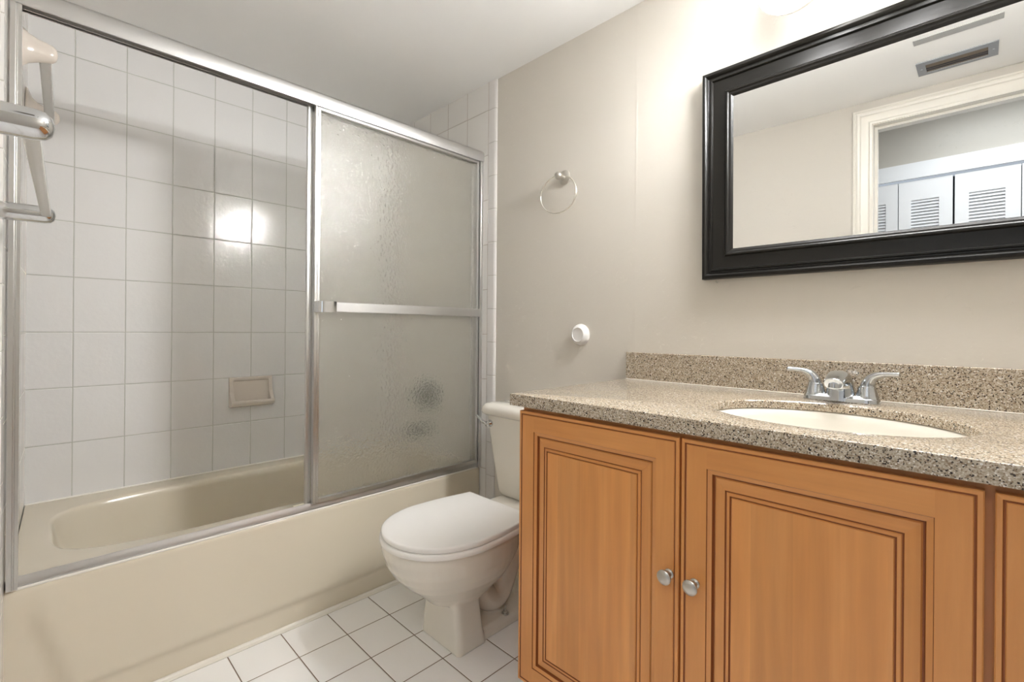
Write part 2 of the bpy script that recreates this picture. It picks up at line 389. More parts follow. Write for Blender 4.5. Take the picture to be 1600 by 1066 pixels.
# ceiling vent and slot
bm = bmesh.new()
vt = thing('ceiling_vent', 'grey metal ceiling vent with open brown slot, seen in the mirror', 'vent', (2.333, .19, ZC))
x0, x1, y0, y1 = -.127, .127, -.073, .073
profile = [(x0, x1, y0, y1, 0), (x0, x1, y0, y1, -.004), (x0 + .03, x1 - .03, y0 + .022, y1 - .035, -.004), (x0 + .03, x1 - .03, y0 + .022, y1 - .035, -.0005)]
loft(bm, [[(a, c, h), (b, c, h), (b, d, h), (a, d, h)] for a, b, c, d, h in profile], False, False)
for sx in (-1, 1): lathe(bm, [(0, .005), (.003, .004), (.0035, 0)], (sx * .112, 0, -.0035), (0, 0, -1), 12)
link('vent_frame', bm, M_VENT, vt)
bm = bmesh.new(); box(bm, (x0 + .03, y0 + .022, -.0012), (x1 - .03, y1 - .035, -.0004)); link('vent_interior', bm, M_VENTIN, vt)
bm = bmesh.new()
for q in (-.032, -.012): loft(bm, [[(x, q, -.0035), (x, q + .003, -.0035), (x, q + .008, -.0012), (x, q + .005, -.0012)] for x in (x0 + .03, x1 - .03)])
link('vent_blade', bm, M_DARK, vt)
bm = bbox((2.215, .448, ZC - .003), (2.470, .496, ZC), .001, 1); tag(link('ceiling_slot_cover', bm, M_STRIP), 'slim grey strip on the ceiling beside the vent, seen in the mirror', 'vent cover')

# ================================================================== BATHTUB
tub = thing('bathtub', 'almond enamel bathtub built in behind the sliding shower door', 'bathtub', (0, 0, 0))
bm = bmesh.new()
N = 96
cx, cy, hx, hy = .362, .785, .270, .690
def sup(t, a, b, e, ox, oy):
    c, s = math.cos(t), math.sin(t)
    return (ox + a * math.copysign(abs(c) ** e, c), oy + b * math.copysign(abs(s) ** e, s))
def rect_pt(t, x0, x1, y0, y1):
    # ray from basin centre to rectangle
    c, s = math.cos(t), math.sin(t); k = 1e9
    if c > 1e-6: k = min(k, (x1 - cx) / c)
    if c < -1e-6: k = min(k, (x0 - cx) / c)
    if s > 1e-6: k = min(k, (y1 - cy) / s)
    if s < -1e-6: k = min(k, (y0 - cy) / s)
    return (cx + c * k, cy + s * k)
# angles incl. the rectangle corners, so that the outline stays crisp
X0, X1, Y1 = .003, XT - .012, WT - .003
angs = [2 * math.pi * i / N for i in range(N)]
cor = [math.atan2(s - cy, c - cx) % (2 * math.pi) for c in (X0, X1) for s in (.03, Y1)]
for a in cor:
    k = min(range(len(angs)), key=lambda i: abs(angs[i] - a)); angs[k] = a
rings = []
def rr(t):
    x, y = rect_pt(t, X0, X1, .03, Y1)
    if y < .031: y = wl(x) + .002
    return x, y
rings.append([(*rr(t), ZR) for t in angs])
def ang_sup(t, a, b, e, ox, oy):
    # parameter such that direction roughly equals t
    c, s = math.cos(t), math.sin(t)
    k = (abs(c / a) ** (2 / e) + abs(s / b) ** (2 / e)) ** (-e / 2)
    return (ox + c * k, oy + s * k)
for (a, b, e, ox, oy, z) in [(hx + .008, hy + .008, .44, cx, cy, ZR), (hx + .001, hy + .001, .44, cx, cy, ZR - .002), (hx - .004, hy - .004, .44, cx, cy, ZR - .009), (hx - .008, hy - .008, .45, cx, cy, ZR - .03),
                             (hx - .018, hy - .030, .46, cx, cy + .005, ZR - .14), (hx - .035, hy - .085, .5, cx, cy + .012, ZR - .25), (hx - .055, hy - .125, .55, cx, cy + .02, ZR - .305), (hx - .10, hy - .19, .6, cx, cy + .03, ZR - .325), (.03, .06, .8, cx, cy + .03, ZR - .33)]:
    rings.append([(*ang_sup(t, a, b, e, ox, oy), z) for t in angs])
loft(bm, rings, False, True)
# front lip + apron
ys = [wl(XT) - .001 + (Y1 - wl(XT) + .001) * (i / 90) for i in range(91)]
prof = [(X1, ZR), (XT - .007, ZR - .0005), (XT - .003, ZR - .003), (XT - .0005, ZR - .008), (XT, ZR - .015)]
zs = [ZR - .02 - (ZR - .02) * k / 44 for k in range(45)]
def sst(a, b, x):
    t = min(1, max(0, (x - a) / (b - a))); return t * t * (3 - 2 * t)
def apx(y, z):
    inside = sst(.060, .088, z) * sst(0, .03, (y - .045) - (.29 - z) * .30) if z < .30 else sst(0, .03, y - .04)
    up = sst(.24, .37, z)
    inside = max(inside, up)
    return XT - .0095 * (1 - inside)
rings = []
for y in ys:
    rings.append([(x, y, z) for x, z in prof] + [(apx(y, z), y, z) for z in zs])
loft(bm, rings, False, False, closed=False)
link('tub_body', bm, M_TUB, tub, 45)
bm = bmesh.new(); lathe(bm, [(0, .036), (.004, .036), (.008, .030), (.010, .0)], (cx, 1.428, .265), (0, -1, .25), 32); link('overflow_plate', bm, M_CHROME, tub, 40)
bm = bmesh.new(); lathe(bm, [(0, .03), (.003, .028), (.002, 0)], (cx, 1.17, ZR - .331), (0, 0, 1), 24); link('drain', bm, M_CHROME, tub, 40)
# caulk lines (structure trims)
bm = bmesh.new(); box(bm, (XT - .012, .03, 0), (.7745, WT, .0016)); tube(bm, [(XT - .006, .03, .0015), (XT - .006, WT, .0015)], (.008, .004), 8); struct('trim_7', bm, M_CAULK, 'white caulk line along the foot of the tub', 40)
bm = bmesh.new(); tube(bm, [(.001, .032, ZR + .001), (.001, WT, ZR + .001)], (.005, .004), 8); tube(bm, [(.0, WT - .001, ZR + .001), (XT, WT - .001, ZR + .001)], (.004, .004), 8); struct('trim_8', bm, M_CAULK, 'white caulk between tub rim and wall tiles', 40)
bm = bmesh.new(); tube(bm, [(XT - .0035, .02, ZR - .001), (XT - .0035, WT - .001, ZR - .001)], (.0035, .004), 8); struct('trim_9', bm, M_CAULK, 'white caulk bead under the shower door track', 40)

# ================================================================== SHOWER DOOR
sd = thing('shower_door', 'aluminium-framed sliding tub door with hammered glass, both panels slid to the right', 'shower door', (.75, .76, ZR))
def rel(o, t):  # keep world-built meshes under an empty placed elsewhere
    o.parent = t; o.matrix_parent_inverse = Matrix.Translation(-Vector(t.location)); return o
YL, YR = wl(XT) + .003, WT
# header: extruded section
sec = [(.728, 1.796), (.732, 1.796), (.732, 1.806), (.7415, 1.806), (.7415, 1.797), (.7445, 1.797), (.7445, 1.806), (.7655, 1.806), (.7655, 1.7965), (.770, 1.7965), (.7725, 1.808), (.7735, 1.826), (.771, 1.838), (.764, 1.8455), (.752, 1.849), (.736, 1.849), (.728, 1.840)]
bm = bmesh.new(); loft(bm, [[(x, y, z) for x, z in sec] for y in (YL, YR)]); rel(link('header_rail', bm, M_ALUB, None, 25), sd)
sec = [(.722, ZR + .001), (.7545, ZR + .001), (.756, ZR + .006), (.7545, ZR + .014), (.7515, ZR + .022), (.750, ZR + .027), (.7475, ZR + .027), (.7465, ZR + .010), (.7395, ZR + .010), (.7390, ZR + .020), (.7360, ZR + .020), (.7355, ZR + .010), (.7275, ZR + .010), (.7270, ZR + .018), (.722, ZR + .016)]
bm = bmesh.new(); loft(bm, [[(x, y, z) for x, z in sec] for y in (YL + .02, YR - .014)]); rel(link('bottom_track', bm, M_ALUB, None, 25), sd)
def jamb(ya, yb, s):
    bm = bmesh.new(); w_ = yb - ya
    sec = [(.722, ya), (.768, ya), (.768, ya + w_ * .45), (.7655, ya + w_ * .50), (.7655, ya + w_ * .62), (.767, ya + w_ * .68), (.767, yb), (.722, yb)]
    loft(bm, [[(x, y, z) for x, y in sec] for z in (ZR + .002, 1.797)]); return bm
rel(link('side_jamb', jamb(YL, YL + .020, 1), M_ALU, None), sd)
rel(link('side_jamb', jamb(YR, YR - .018, -1), M_ALU, None), sd)
bm = bbox((.724, .69, ZR + .010), (.7475, .738, ZR + .024), .002); rel(tag(link('door_guide', bm, simple('guide_plastic', (.72, .68, .52, 1), .4)), 'cream plastic guide'), sd)

def slider(label, xa, xb, ya, yb, za, zb, stile):
    xm = (xa + xb) / 2; o_ = Vector((xm, (ya + yb) / 2, za))
    bm = bmesh.new()
    for y0, y1 in ((ya, ya + stile), (yb - stile * .62, yb)):
        sec = [(xa, y0), (xb - .0015, y0), (xb, y0 + .0015), (xb, y0 + (y1 - y0) * .42), (xb - .002, y0 + (y1 - y0) * .5), (xb, y0 + (y1 - y0) * .58), (xb, y1 - .0015), (xb - .0015, y1), (xa, y1)]
        loft(bm, [[(x, y, z) for x, y in sec] for z in (za, zb)])
    box(bm, (xa, ya + stile, zb - .016), (xb, yb - stile * .62, zb)); box(bm, (xa, ya + stile, za), (xb, yb - stile * .62, za + .014))
    bmesh.ops.translate(bm, verts=bm.verts, vec=-o_)
    t = link('sliding_door', bm, M_ALU, sd); t.location = o_ - Vector(sd.location); t['label'] = label
    def L(n, bm, m, lab=None, s=None):
        bmesh.ops.translate(bm, verts=bm.verts, vec=-o_)
        o = link(n, bm, m, t, s)
        if lab: o['label'] = lab
        return o
    bm = bmesh.new(); box(bm, (xm - .0022, ya + stile - .003, za + .011), (xm + .0022, yb - stile * .62 + .003, zb - .013)); L('glass_panel', bm, M_GLASS)
    return t, L
slider('inner door, slid behind the front one', .728, .7405, .727, 1.488, ZR + .020, 1.80, .019)
od, L = slider('front door with the flat towel bar', .747, .7625, .7445, 1.505, ZR + .024, 1.803, .0195)
# towel bar on the front door
bm = bmesh.new()
zb_ = 1.093
path = [(.763, .749), (.775, .751), (.7845, .760), (.788, .775), (.788, 1.482), (.785, 1.492), (.776, 1.497), (.763, 1.498)]
outer = [Vector((x, y, 0)) for x, y in path]
rings = []
for i, p in enumerate(outer):
    t_ = (outer[min(i + 1, 7)] - outer[max(i - 1, 0)]).normalized(); nrm = Vector((t_.y, -t_.x, 0))
    h = .0185
    rings.append([p + nrm * .0 + Vector((0, 0, zb_ - h)), p + nrm * .002 + Vector((0, 0, zb_ - h + .003)), p + nrm * .002 + Vector((0, 0, zb_ + h - .003)), p + Vector((0, 0, zb_ + h)), p - nrm * .0035 + Vector((0, 0, zb_ + h)), p - nrm * .0035 + Vector((0, 0, zb_ - h))])
loft(bm, rings); L('towel_bar', bm, M_ALUB, None, 30)
for ya_, yb_ in ((.7435, .812),):
    bm = bmesh.new()
    pth = [(.7635, ya_), (.7770, ya_ + .004), (.7875, ya_ + .014), (.7915, ya_ + .030), (.7915, yb_)]
    rings = []
    for i, (x, y) in enumerate(pth):
        rings.append([(x, y, zb_ - .0195), (x + .0012, y, zb_ - .0195), (x + .0012, y, zb_ + .0195), (x, y, zb_ + .0195)])
    loft(bm, rings); L('bar_bracket', bm, M_CHROME, 'bright chrome clip at the end of the bar', 40)

# ================================================================== SHOWER FITTINGS, SOAP DISH, CERAMIC BAR
sv = thing('shower_valve', 'round chrome shower valve blurred behind the front glass door', 'shower valve', (.350, WT, .672))
bm = bmesh.new(); lathe(bm, [(0, .084), (.003, .084), (.010, .076), (.014, .05), (.016, .03)], (0, 0, 0), (0, -1, 0), 48); link('escutcheon', bm, M_DARKREFL, sv, 40)
bm = bmesh.new(); lathe(bm, [(.012, .026), (.045, .024), (.05, .034), (.075, .033), (.085, .026), (.087, 0)], (0, 0, 0), (0, -1, 0), 40)
tube(bm, [(0, -.065, .0), (-.0, -.07, -.05), (0, -.075, -.075)], [(.011, .008), (.008, .006), (.009, .006)], 14); link('valve_handle', bm, M_DARKREFL, sv, 40)
ts = thing('tub_spout', 'chrome tub spout blurred behind the glass below the shower valve', 'tub spout', (.350, WT, .498))
bm = bmesh.new(); lathe(bm, [(0, .030), (.01, .030), (.014, .026), (.10, .024), (.125, .022), (.132, .015), (.133, 0)], (0, 0, 0), (0, -1, -.06), 36)
tube(bm, [(0, -.112, -.012), (0, -.114, -.036)], .015, 18); link('spout_body', bm, M_DARKREFL, ts, 40)
bm = bmesh.new(); lathe(bm, [(0, .005), (.012, .005), (.014, .009), (.02, .009), (.022, 0)], (0, -.10, .022), (0, 0, 1), 18); link('diverter_knob', bm, M_CHROME, ts, 40)

dish = bmesh.new()
# local: x out of wall, y along wall, z up ; centre of backplate
hw, hh = .0905, .068
side = [(0, -hh), (0, hh), (.010, hh), (.014, hh - .008), (.022, 0), (.050, -.038), (.055, -.050), (.050, -.060), (.028, -hh)]
for s in (-1, 1):
    loft(dish, [[(x, y, z) for x, z in side] for y in (s * hw, s * (hw - .016))])
box(dish, (0, -hw, -hh), (.006, hw, hh)); box(dish, (0, -hw, hh - .016), (.013, hw, hh))
sec = [(0, -hh), (.028, -hh), (.050, -.060), (.056, -.048), (.054, -.036), (.049, -.036), (.046, -.046), (.004, -.046)]
loft(dish, [[(x, y, z) for x, z in sec] for y in (-hw, hw)])
for z in (-.0445,):
    for q in (.018, .032): box(dish, (q, -.055, z - .002), (q + .004, .055, z + .003))
o = link('soap_dish', dish, M_CERAM, None, None, (.0, .765, .722)); fuse(o, .0022, 5, .5)
tag(o, 'almond ceramic soap dish on the tiled long wall', 'soap dish')

def ceramic_bar():
    t = thing('ceramic_towel_bar', 'almond ceramic brackets with a pale bar, high at the left end inside the tub recess', 'towel bar', (.36, wl(.36), 1.747))
    for x in (.10, .635):
        bm = bmesh.new()
        pf = [(0, .084), (.004, .083), (.008, .072), (.016, .052), (.028, .039), (.045, .0305), (.062, .0265), (.074, .023), (.081, .016), (.0835, .007), (.084, 0)]
        lathe(bm, pf, (x - .36, wl(x) - wl(.36) + .001, .002), (.0323, 1, 0), 48, .62, 1.0)
        link('bracket', bm, M_CERAM, t, True)
    bm = bmesh.new(); a = Vector((.105 - .36, wl(.105) - wl(.36) + .060, -.022)); b = Vector((.625 - .36, wl(.625) - wl(.36) + .060, -.010))
    tube(bm, [a, b], (.0125, .009), 20, .6); link('bar', bm, M_ACR, t, 40)
ceramic_bar()
def chrome_bar():
    t = thing('towel_bar', 'chrome posts with a clear square bar, close to the camera at the left edge', 'towel bar', (1.26, wl(1.26) - .006, 1.262))
    for x in (.95, 1.60):
        bm = bmesh.new(); y0 = wl(x) - wl(1.26)
        lathe(bm, [(0, .030), (.004, .030), (.007, .0195), (.082, .0185), (.092, .0165), (.098, .011), (.1005, 0)] if x > 1.2 else [(0, .030), (.004, .030), (.007, .0195), (.076, .0185), (.085, .0165), (.091, .011), (.0935, 0)], (x - 1.26, y0, 0), (.0323, 1, 0), 40)
        link('post', bm, M_CHROME, t, 35)
    bm = bmesh.new(); a = Vector((.94 - 1.26, wl(.94) - wl(1.26) + .078, .002)); b = Vector((1.61 - 1.26, wl(1.61) - wl(1.26) + .078, .0))
    tube(bm, [a, b], (.0085, .0085), 16, .5); link('bar', bm, M_ACR, t, 40)
chrome_bar()

# ================================================================== TOILET
TX = 1.180
toi = thing('toilet', 'bone-coloured two-piece toilet with white seat beside the vanity', 'toilet', (TX, W, 0))
def half_outline(ctrl, n=10):
    """ctrl: (x>=0, y) from front centre to back; returns closed mirrored loop"""
    pts = [Vector((-ctrl[1][0], ctrl[1][1], 0))] + [Vector((x, y, 0)) for x, y in ctrl]
    full = []
    P = pts
    for i in range(1, len(P) - 1):
        p0, p1, p2 = P[i - 1], P[i], P[i + 1]; p3 = P[i + 2] if i + 2 < len(P) else P[i + 1]
        for k in range(n):
            t = k / n
            full.append(.5 * ((2 * p1) + (p2 - p0) * t + (2 * p0 - 5 * p1 + 4 * p2 - p3) * t * t + (3 * p1 - p0 - 3 * p2 + p3) * t ** 3))
    full.append(P[-1])
    left = [Vector((-p.x, p.y, 0)) for p in full[1:]]
    return full + left[::-1]
LIDC = [(0, -.738), (.060, -.729), (.118, -.697), (.165, -.640), (.192, -.560), (.1935, -.480), (.186, -.400), (.174, -.330), (.166, -.282)]
def off(pts, cxy, k): return [Vector((cxy[0] + (p.x - cxy[0]) * k, cxy[1] + (p.y - cxy[1]) * k, 0)) for p in pts]
def slab(name, pts, c, z0, z1, r, mat, parent, dome=0.0):
    bm = bmesh.new(); rings = []
    for k, dz in ((.985, 0), (.996, r * .35), (1.0, r)): rings.append([(p.x, p.y, z0 + dz) for p in off(pts, c, k)])
    for k, dz in ((1.0, r), (.996, r * .35), (.985, .06 * r), (.95, 0)): rings.append([(p.x, p.y, z1 - dz + (dome * (1 - k) * 3)) for p in off(pts, c, k)])
    for k in (.8, .55, .3, .1): rings.append([(p.x, p.y, z1 + dome * (1 - k * k)) for p in off(pts, c, k)])
    loft(bm, rings); return link(name, bm, mat, parent, 50)
lidp = half_outline(LIDC)
slab('seat_lid', off(lidp, (0, -.5), .982), (0, -.5), .3745, .3905, .005, M_SEAT, toi, .004)
# seat ring
bm = bmesh.new(); inner = off(lidp, (0, -.52), .62)
rg = [(off(lidp, (0, -.5), 1.0), .3575), (off(lidp, (0, -.5), 1.006), .363), (off(lidp, (0, -.5), 1.0), .3715), (off(lidp, (0, -.5), .99), .3735), (inner, .3735), (off(lidp, (0, -.52), .60), .3655), (inner, .3575)]
rings = [[(p.x, p.y, z) for p in q] for q, z in rg]; rings.append(rings[0]); loft(bm, rings, False, False); bmesh.ops.remove_doubles(bm, verts=bm.verts, dist=1e-6)
link('seat', bm, M_SEAT, toi, 50)
for s in (-1, 1):
    bm = bmesh.new(); tube(bm, [(s * .075 - .022, -.280, .366), (s * .075 + .022, -.280, .366)], .008, 16); box(bm, (s * .075 - .02, -.289, .352), (s * .075 + .02, -.272, .366)); link('seat_hinge', bm, M_SEAT, toi, 40)
# bowl body, voxel fused
bm = bmesh.new()
def egg(hw, yf, yb, z, e=1.0, n=48, sq=.9):
    pts = []; cyy = yb + (yf - yb) * .5
    for i in range(n):
        a = 2 * math.pi * i / n; c, s = math.cos(a), math.sin(a)
        x = hw * math.copysign(abs(c) ** sq, c); y = cyy - (cyy - yf) * s if s > 0 else cyy + (yb - cyy) * (-s)
        pts.append((x, y, z))
    return pts
B = [(.186, -.733, -.255, .3565), (.188, -.735, -.25, .345), (.186, -.732, -.25, .325), (.182, -.724, -.25, .305), (.181, -.722, -.25, .300), (.178, -.718, -.25, .285), (.166, -.700, -.26, .256), (.148, -.672, -.275, .225), (.126, -.640, -.29, .197), (.105, -.612, -.32, .172), (.085, -.585, -.36, .145)]
loft(bm, [egg(*b, sq=.88) for b in B])
# pedestal: squared column with gently flaring faces
def rrect(x0, x1, y0, y1, z, r, n=6):
    pts = []
    for (cx_, cy_, a0) in ((x1 - r, y1 - r, 0), (x0 + r, y1 - r, 90), (x0 + r, y0 + r, 180), (x1 - r, y0 + r, 270)):
        for k in range(n + 1):
            a = math.radians(a0 + 90 * k / n); pts.append((cx_ + r * math.cos(a), cy_ + r * math.sin(a), z))
    return pts
loft(bm, [rrect(-.104, .104, -.553, -.430, 0, .022), rrect(-.098, .098, -.551, -.440, .05, .02), rrect(-.090, .090, -.550, -.445, .12, .02), rrect(-.083, .083, -.553, -.448, .18, .022), rrect(-.086, .086, -.575, -.42, .235, .03)])
# base flange
loft(bm, [rrect(-.094, .094, -.50, -.10, 0, .03), rrect(-.092, .092, -.50, -.10, .022, .03), rrect(-.078, .078, -.50, -.115, .034, .03)])
# trapway
tube(bm, catmull([(0, -.45, .20), (0, -.40, .13), (0, -.345, .075), (0, -.30, .085), (0, -.26, .16), (0, -.215, .235), (0, -.17, .20), (0, -.155, .10), (0, -.155, .01)], 6), (.062, .046), 24)
tube(bm, catmull([(0, -.40, .235), (0, -.30, .275), (0, -.20, .30), (0, -.10, .31)], 5), (.078, .052), 24)
# deck that carries the tank
loft(bm, [rrect(-.100, .100, -.29, -.03, .285, .03), rrect(-.125, .125, -.31, -.022, .32, .03), rrect(-.135, .135, -.33, -.02, .352, .03)])
o = link('bowl', bm, M_PORC, toi); fuse(o, .0042, 6, .5)
# tank
def tank_ring(hw, yf, yb, z, r=.035):
    # front face slightly bowed
    pts = rrect(-hw, hw, yf, yb, z, r, 7); return [(x, y - (.012 * (1 - (x / hw) ** 2) if y < (yf + yb) / 2 else 0), zz) for x, y, zz in pts]
bm = bmesh.new(); loft(bm, [tank_ring(.150, -.150, -.022, .357), tank_ring(.160, -.158, -.02, .372), tank_ring(.172, -.165, -.02, .45), tank_ring(.190, -.172, -.018, .56), tank_ring(.208, -.178, -.016, .675)])
link('tank', bm, M_PORC, toi, 50)
bm = bmesh.new(); loft(bm, [tank_ring(.213, -.186, -.012, .673), tank_ring(.222, -.193, -.008, .679), tank_ring(.225, -.196, -.006, .690), tank_ring(.222, -.193, -.007, .704), tank_ring(.214, -.186, -.012, .714), tank_ring(.195, -.165, -.030, .719), tank_ring(.10, -.12, -.07, .721)])
link('tank_lid', bm, M_PORC, toi, 60)
bm = bmesh.new(); lathe(bm, [(0, .014), (.008, .0135), (.012, .010), (.020, .008)], (-.165, -.178, .640), (0, -1, 0), 24)
tube(bm, catmull([(-.165, -.196, .640), (-.178, -.200, .644), (-.200, -.202, .654), (-.226, -.203, .668)], 6), [(.006 + .004 * (1 - k / 18), .009 - .005 * k / 18) for k in range(19)], 14)
lathe(bm, [(0, .012), (.004, .012), (.007, .006), (.0075, 0)], (-.165, -.198, .640), (0, -1, 0), 20)
link('flush_lever', bm, M_CHROME, toi, 40)
for s in (-1, 1):
    bm = bmesh.new(); lathe(bm, [(0, .013), (.004, .013), (.0045, .008), (.011, .008), (.0115, .0035), (.030, .0035), (.031, 0)], (s * .072, -.322, .0325), (0, 0, 1), 14); link('floor_bolt', bm, M_NICKEL if s > 0 else M_CHROME, toi, 30)

# ================================================================== VANITY
VX0, VX1, VY, VZ = 1.5565, 2.93, .976, .8165     # carcass front at VY ; door face .9595
van = thing('vanity_cabinet', 'orange-brown maple vanity cabinet with raised-panel doors', 'cabinet', (VX0, W, 0))
def RV(n, bm, m, lab=None, s=None, par=van):
    o = link(n, bm, m, None, s); o.parent = par
    o.matrix_parent_inverse = Matrix.Translation(-Vector(van.location)) if par is van else Matrix.Identity(4)
    if lab: o['label'] = lab
    return o
bm = bmesh.new()
box(bm, (VX0, VY, .09), (VX0 + .018, W - .001, VZ)); box(bm, (VX1 - .018, VY, .09), (VX1, W - .001, VZ)); box(bm, (VX0 + .018, VY, .09), (VX1 - .018, W - .001, .108)); box(bm, (VX0 + .018, W - .010, .108), (VX1 - .018, W - .001, VZ))
for xa, xb in ((VX0 + .018, VX0 + .040), (1.985, 2.012), (2.405, 2.450), (VX1 - .040, VX1 - .018)): box(bm, (xa, VY, .108), (xb, VY + .018, VZ))
box(bm, (VX0 + .04, VY, VZ - .03), (1.985, VY + .018, VZ)); box(bm, (2.012, VY, VZ - .03), (2.405, VY + .018, VZ)); box(bm, (2.45, VY, VZ - .03), (VX1 - .04, VY + .018, VZ))
RV('carcass', bm, M_WOODE)
bm = bmesh.new(); box(bm, (VX0 + .003, VY + .06, 0), (VX1 - .003, VY + .078, .09)); RV('toe_kick', bm, M_WOODE)
DZ0, DZ1 = .100, .8055
def cab_door(x0, x1, lab, knob):
    w, h = x1 - x0, DZ1 - DZ0
    bm = bmesh.new()
    F = .050   # frame width
    # y: 0 = face, + into cabinet. material: 0 vertical, 1 horizontal, 2 glaze, 3 panel
    e = [(0, -.0165), (0, -.0015), (.0015, 0.0), (.0068, 0.0), (.0085, -.0016), (.0100, -.0016), (.0112, 0.0)]
    def ring(ins, hh): return [(ins, -hh, ins), (w - ins, -hh, ins), (w - ins, -hh, h - ins), (ins, -hh, h - ins)]
    def rings(seq, mats):
        vs = [[bm.verts.new(c) for c in ring(a, b)] for a, b in seq]
        for k in range(len(vs) - 1):
            for i in range(4):
                j = (i + 1) % 4; f = bm.faces.new([vs[k][i], vs[k][j], vs[k + 1][j], vs[k + 1][i]])
                m = mats[k]; f.material_index = (m if m is not None else (1 if i in (0, 2) else 0))
        return vs
    rings(e, [None, None, None, 2, 2, None])
    o_ = .0112
    def quad(xa, za, xb, zb_, mi):
        f = bm.faces.new([bm.verts.new(c) for c in ((xa, 0, za), (xb, 0, za), (xb, 0, zb_), (xa, 0, zb_))]); f.material_index = mi
    quad(o_, o_, F, h - o_, 0); quad(w - F, o_, w - o_, h - o_, 0); quad(F, h - F, w - F, h - o_, 1); quad(F, o_, w - F, F, 1)
    mm = [(F, 0.0), (F + .0010, -.0022), (F + .0024, -.0026), (F + .0090, -.0045), (F + .0108, -.0100), (F + .0128, -.0100), (F + .0150, -.0075), (F + .0330, -.0032), (F + .0345, -.0048), (F + .0358, -.0048), (F + .0370, -.0030), (F + .0415, -.0026), (F + .0430, -.0046), (F + .0443, -.0046), (F + .0455, -.0022)]
    vs = rings(mm, [2, None, None, 2, 2, None, None, 2, 2, None, None, 2, 2, None])
    f = bm.faces.new(vs[-1]); f.material_index = 3
    bmesh.ops.remove_doubles(bm, verts=bm.verts, dist=1e-6)
    bk = bm.faces.new([bm.verts.new(c) for c in ((0, .0165, 0), (0, .0165, h), (w, .0165, h), (w, .0165, 0))])
    d = link('door', bm, [M_WOODV, M_WOODH, M_GLAZE, M_WOODP], van); d.location = (x0 - VX0, .9595 - W, DZ0); d['label'] = lab
    if knob:
        bm = bmesh.new()
        lathe(bm, [(0, .0095), (.002, .0095), (.004, .0065), (.012, .0055), (.016, .0075), (.019, .0125), (.0215, .0145), (.024, .0145), (.0265, .0120), (.0280, .0065), (.0283, 0)], (knob - x0, 0, .530 - DZ0), (0, -1, 0), 36)
        k = link('knob', bm, M_NICKEL, d, 40)
    return d
cab_door(1.5565, 1.9955, 'door left of the paired knobs', 1.9765)
cab_door(2.000, 2.4235, 'wide door under the basin', 2.0290)
cab_door(2.4335, 2.870, 'door cut by the right edge of the photo', None)

# countertop with oval cut-out
ct = thing('countertop', 'speckled beige-grey quartz countertop with oval cut-out', 'countertop', (1.5295, W, VZ))
CX0, CX1, CY0, CY1, CZ1 = 1.5295, XR - .002, .9495, W - .0005, .8486
SX, SY, SA, SB = 2.195, 1.205, .222, .178
bm = bmesh.new()
n = 96; angs = [2 * math.pi * i / n for i in range(n)]
def crect(t, x0, x1, y0, y1):
    c, s = math.cos(t), math.sin(t); k = 1e9
    if c > 1e-6: k = min(k, (x1 - SX) / c)
    if c < -1e-6: k = min(k, (x0 - SX) / c)
    if s > 1e-6: k = min(k, (y1 - SY) / s)
    if s < -1e-6: k = min(k, (y0 - SY) / s)
    return (SX + c * k, SY + s * k)
for a in [math.atan2(s - SY, c - SX) % (2 * math.pi) for c in (CX0, CX1) for s in (CY0, CY1)]:
    k = min(range(n), key=lambda i: abs(angs[i] - a)); angs[k] = a
b_ = .003
def outl(ins, z): return [(*crect(t, CX0 + ins, CX1 - ins, CY0 + ins, CY1 - ins), z) for t in angs]
def ell(k, z): return [(SX + (SA + k) * math.cos(t), SY + (SB + k) * math.sin(t), z) for t in angs]
rings = [outl(.0, VZ + .001), outl(0, CZ1 - b_), outl(.001, CZ1 - .001), outl(b_, CZ1), ell(.007, CZ1), ell(.0035, CZ1 - .0007), ell(.001, CZ1 - .0030), ell(0, CZ1 - .007), ell(0, CZ1 - .0195), outl(.022, CZ1 - .0195), outl(.022, VZ + .001)]
rings.append(rings[0]); loft(bm, rings, False, False); bmesh.ops.remove_doubles(bm, verts=bm.verts, dist=1e-6)
o = link('slab', bm, M_QUARTZ, None, 30); o.parent = ct; o.matrix_parent_inverse = Matrix.Translation(-Vector(ct.location))
bm = bbox((1.532, 1.5205, CZ1 + .0005), (CX1, W - .0005, .9425), .0015, 1)
tag(link('backsplash', bm, M_QUARTZ), 'low quartz backsplash strip behind the faucet', 'backsplash')
bm = bmesh.new(); tube(bm, [(1.534, 1.5195, CZ1 + .0008), (CX1, 1.5195, CZ1 + .0008)], (.0018, .0016), 6); struct('trim_10', bm, M_CAULK, 'pale caulk between countertop and backsplash')
# sink bowl (undermount)
SZ = CZ1 - .0195
bm = bmesh.new()
R_ = [(.020, SZ - .001), (.004, SZ - .001), (-.001, SZ - .004), (-.006, SZ - .02), (-.016, SZ - .06), (-.036, SZ - .10), (-.070, SZ - .128), (-.115, SZ - .140), (-.150, SZ - .143)]
rr_ = [ell(k, z) for k, z in R_]
rr_ += [ell(k, z) for k, z in ((-.150, SZ - .151), (-.112, SZ - .148), (-.062, SZ - .136), (-.026, SZ - .107), (-.006, SZ - .062), (.004, SZ - .02), (.02, SZ - .010))]
rr_.append(rr_[0]); loft(bm, rr_, False, False)
sk = thing('sink_basin', 'white oval undermount sink basin in the countertop', 'sink', (SX, SY, SZ - .15))
def RS(n, bm, m, t, s=True):
    o = link(n, bm, m, None, s); o.parent = t; o.matrix_parent_inverse = Matrix.Translation(-Vector(t.location)); return o
bmesh.ops.remove_doubles(bm, verts=bm.verts, dist=1e-6)
RS('basin', bm, M_SINK, sk, 60)
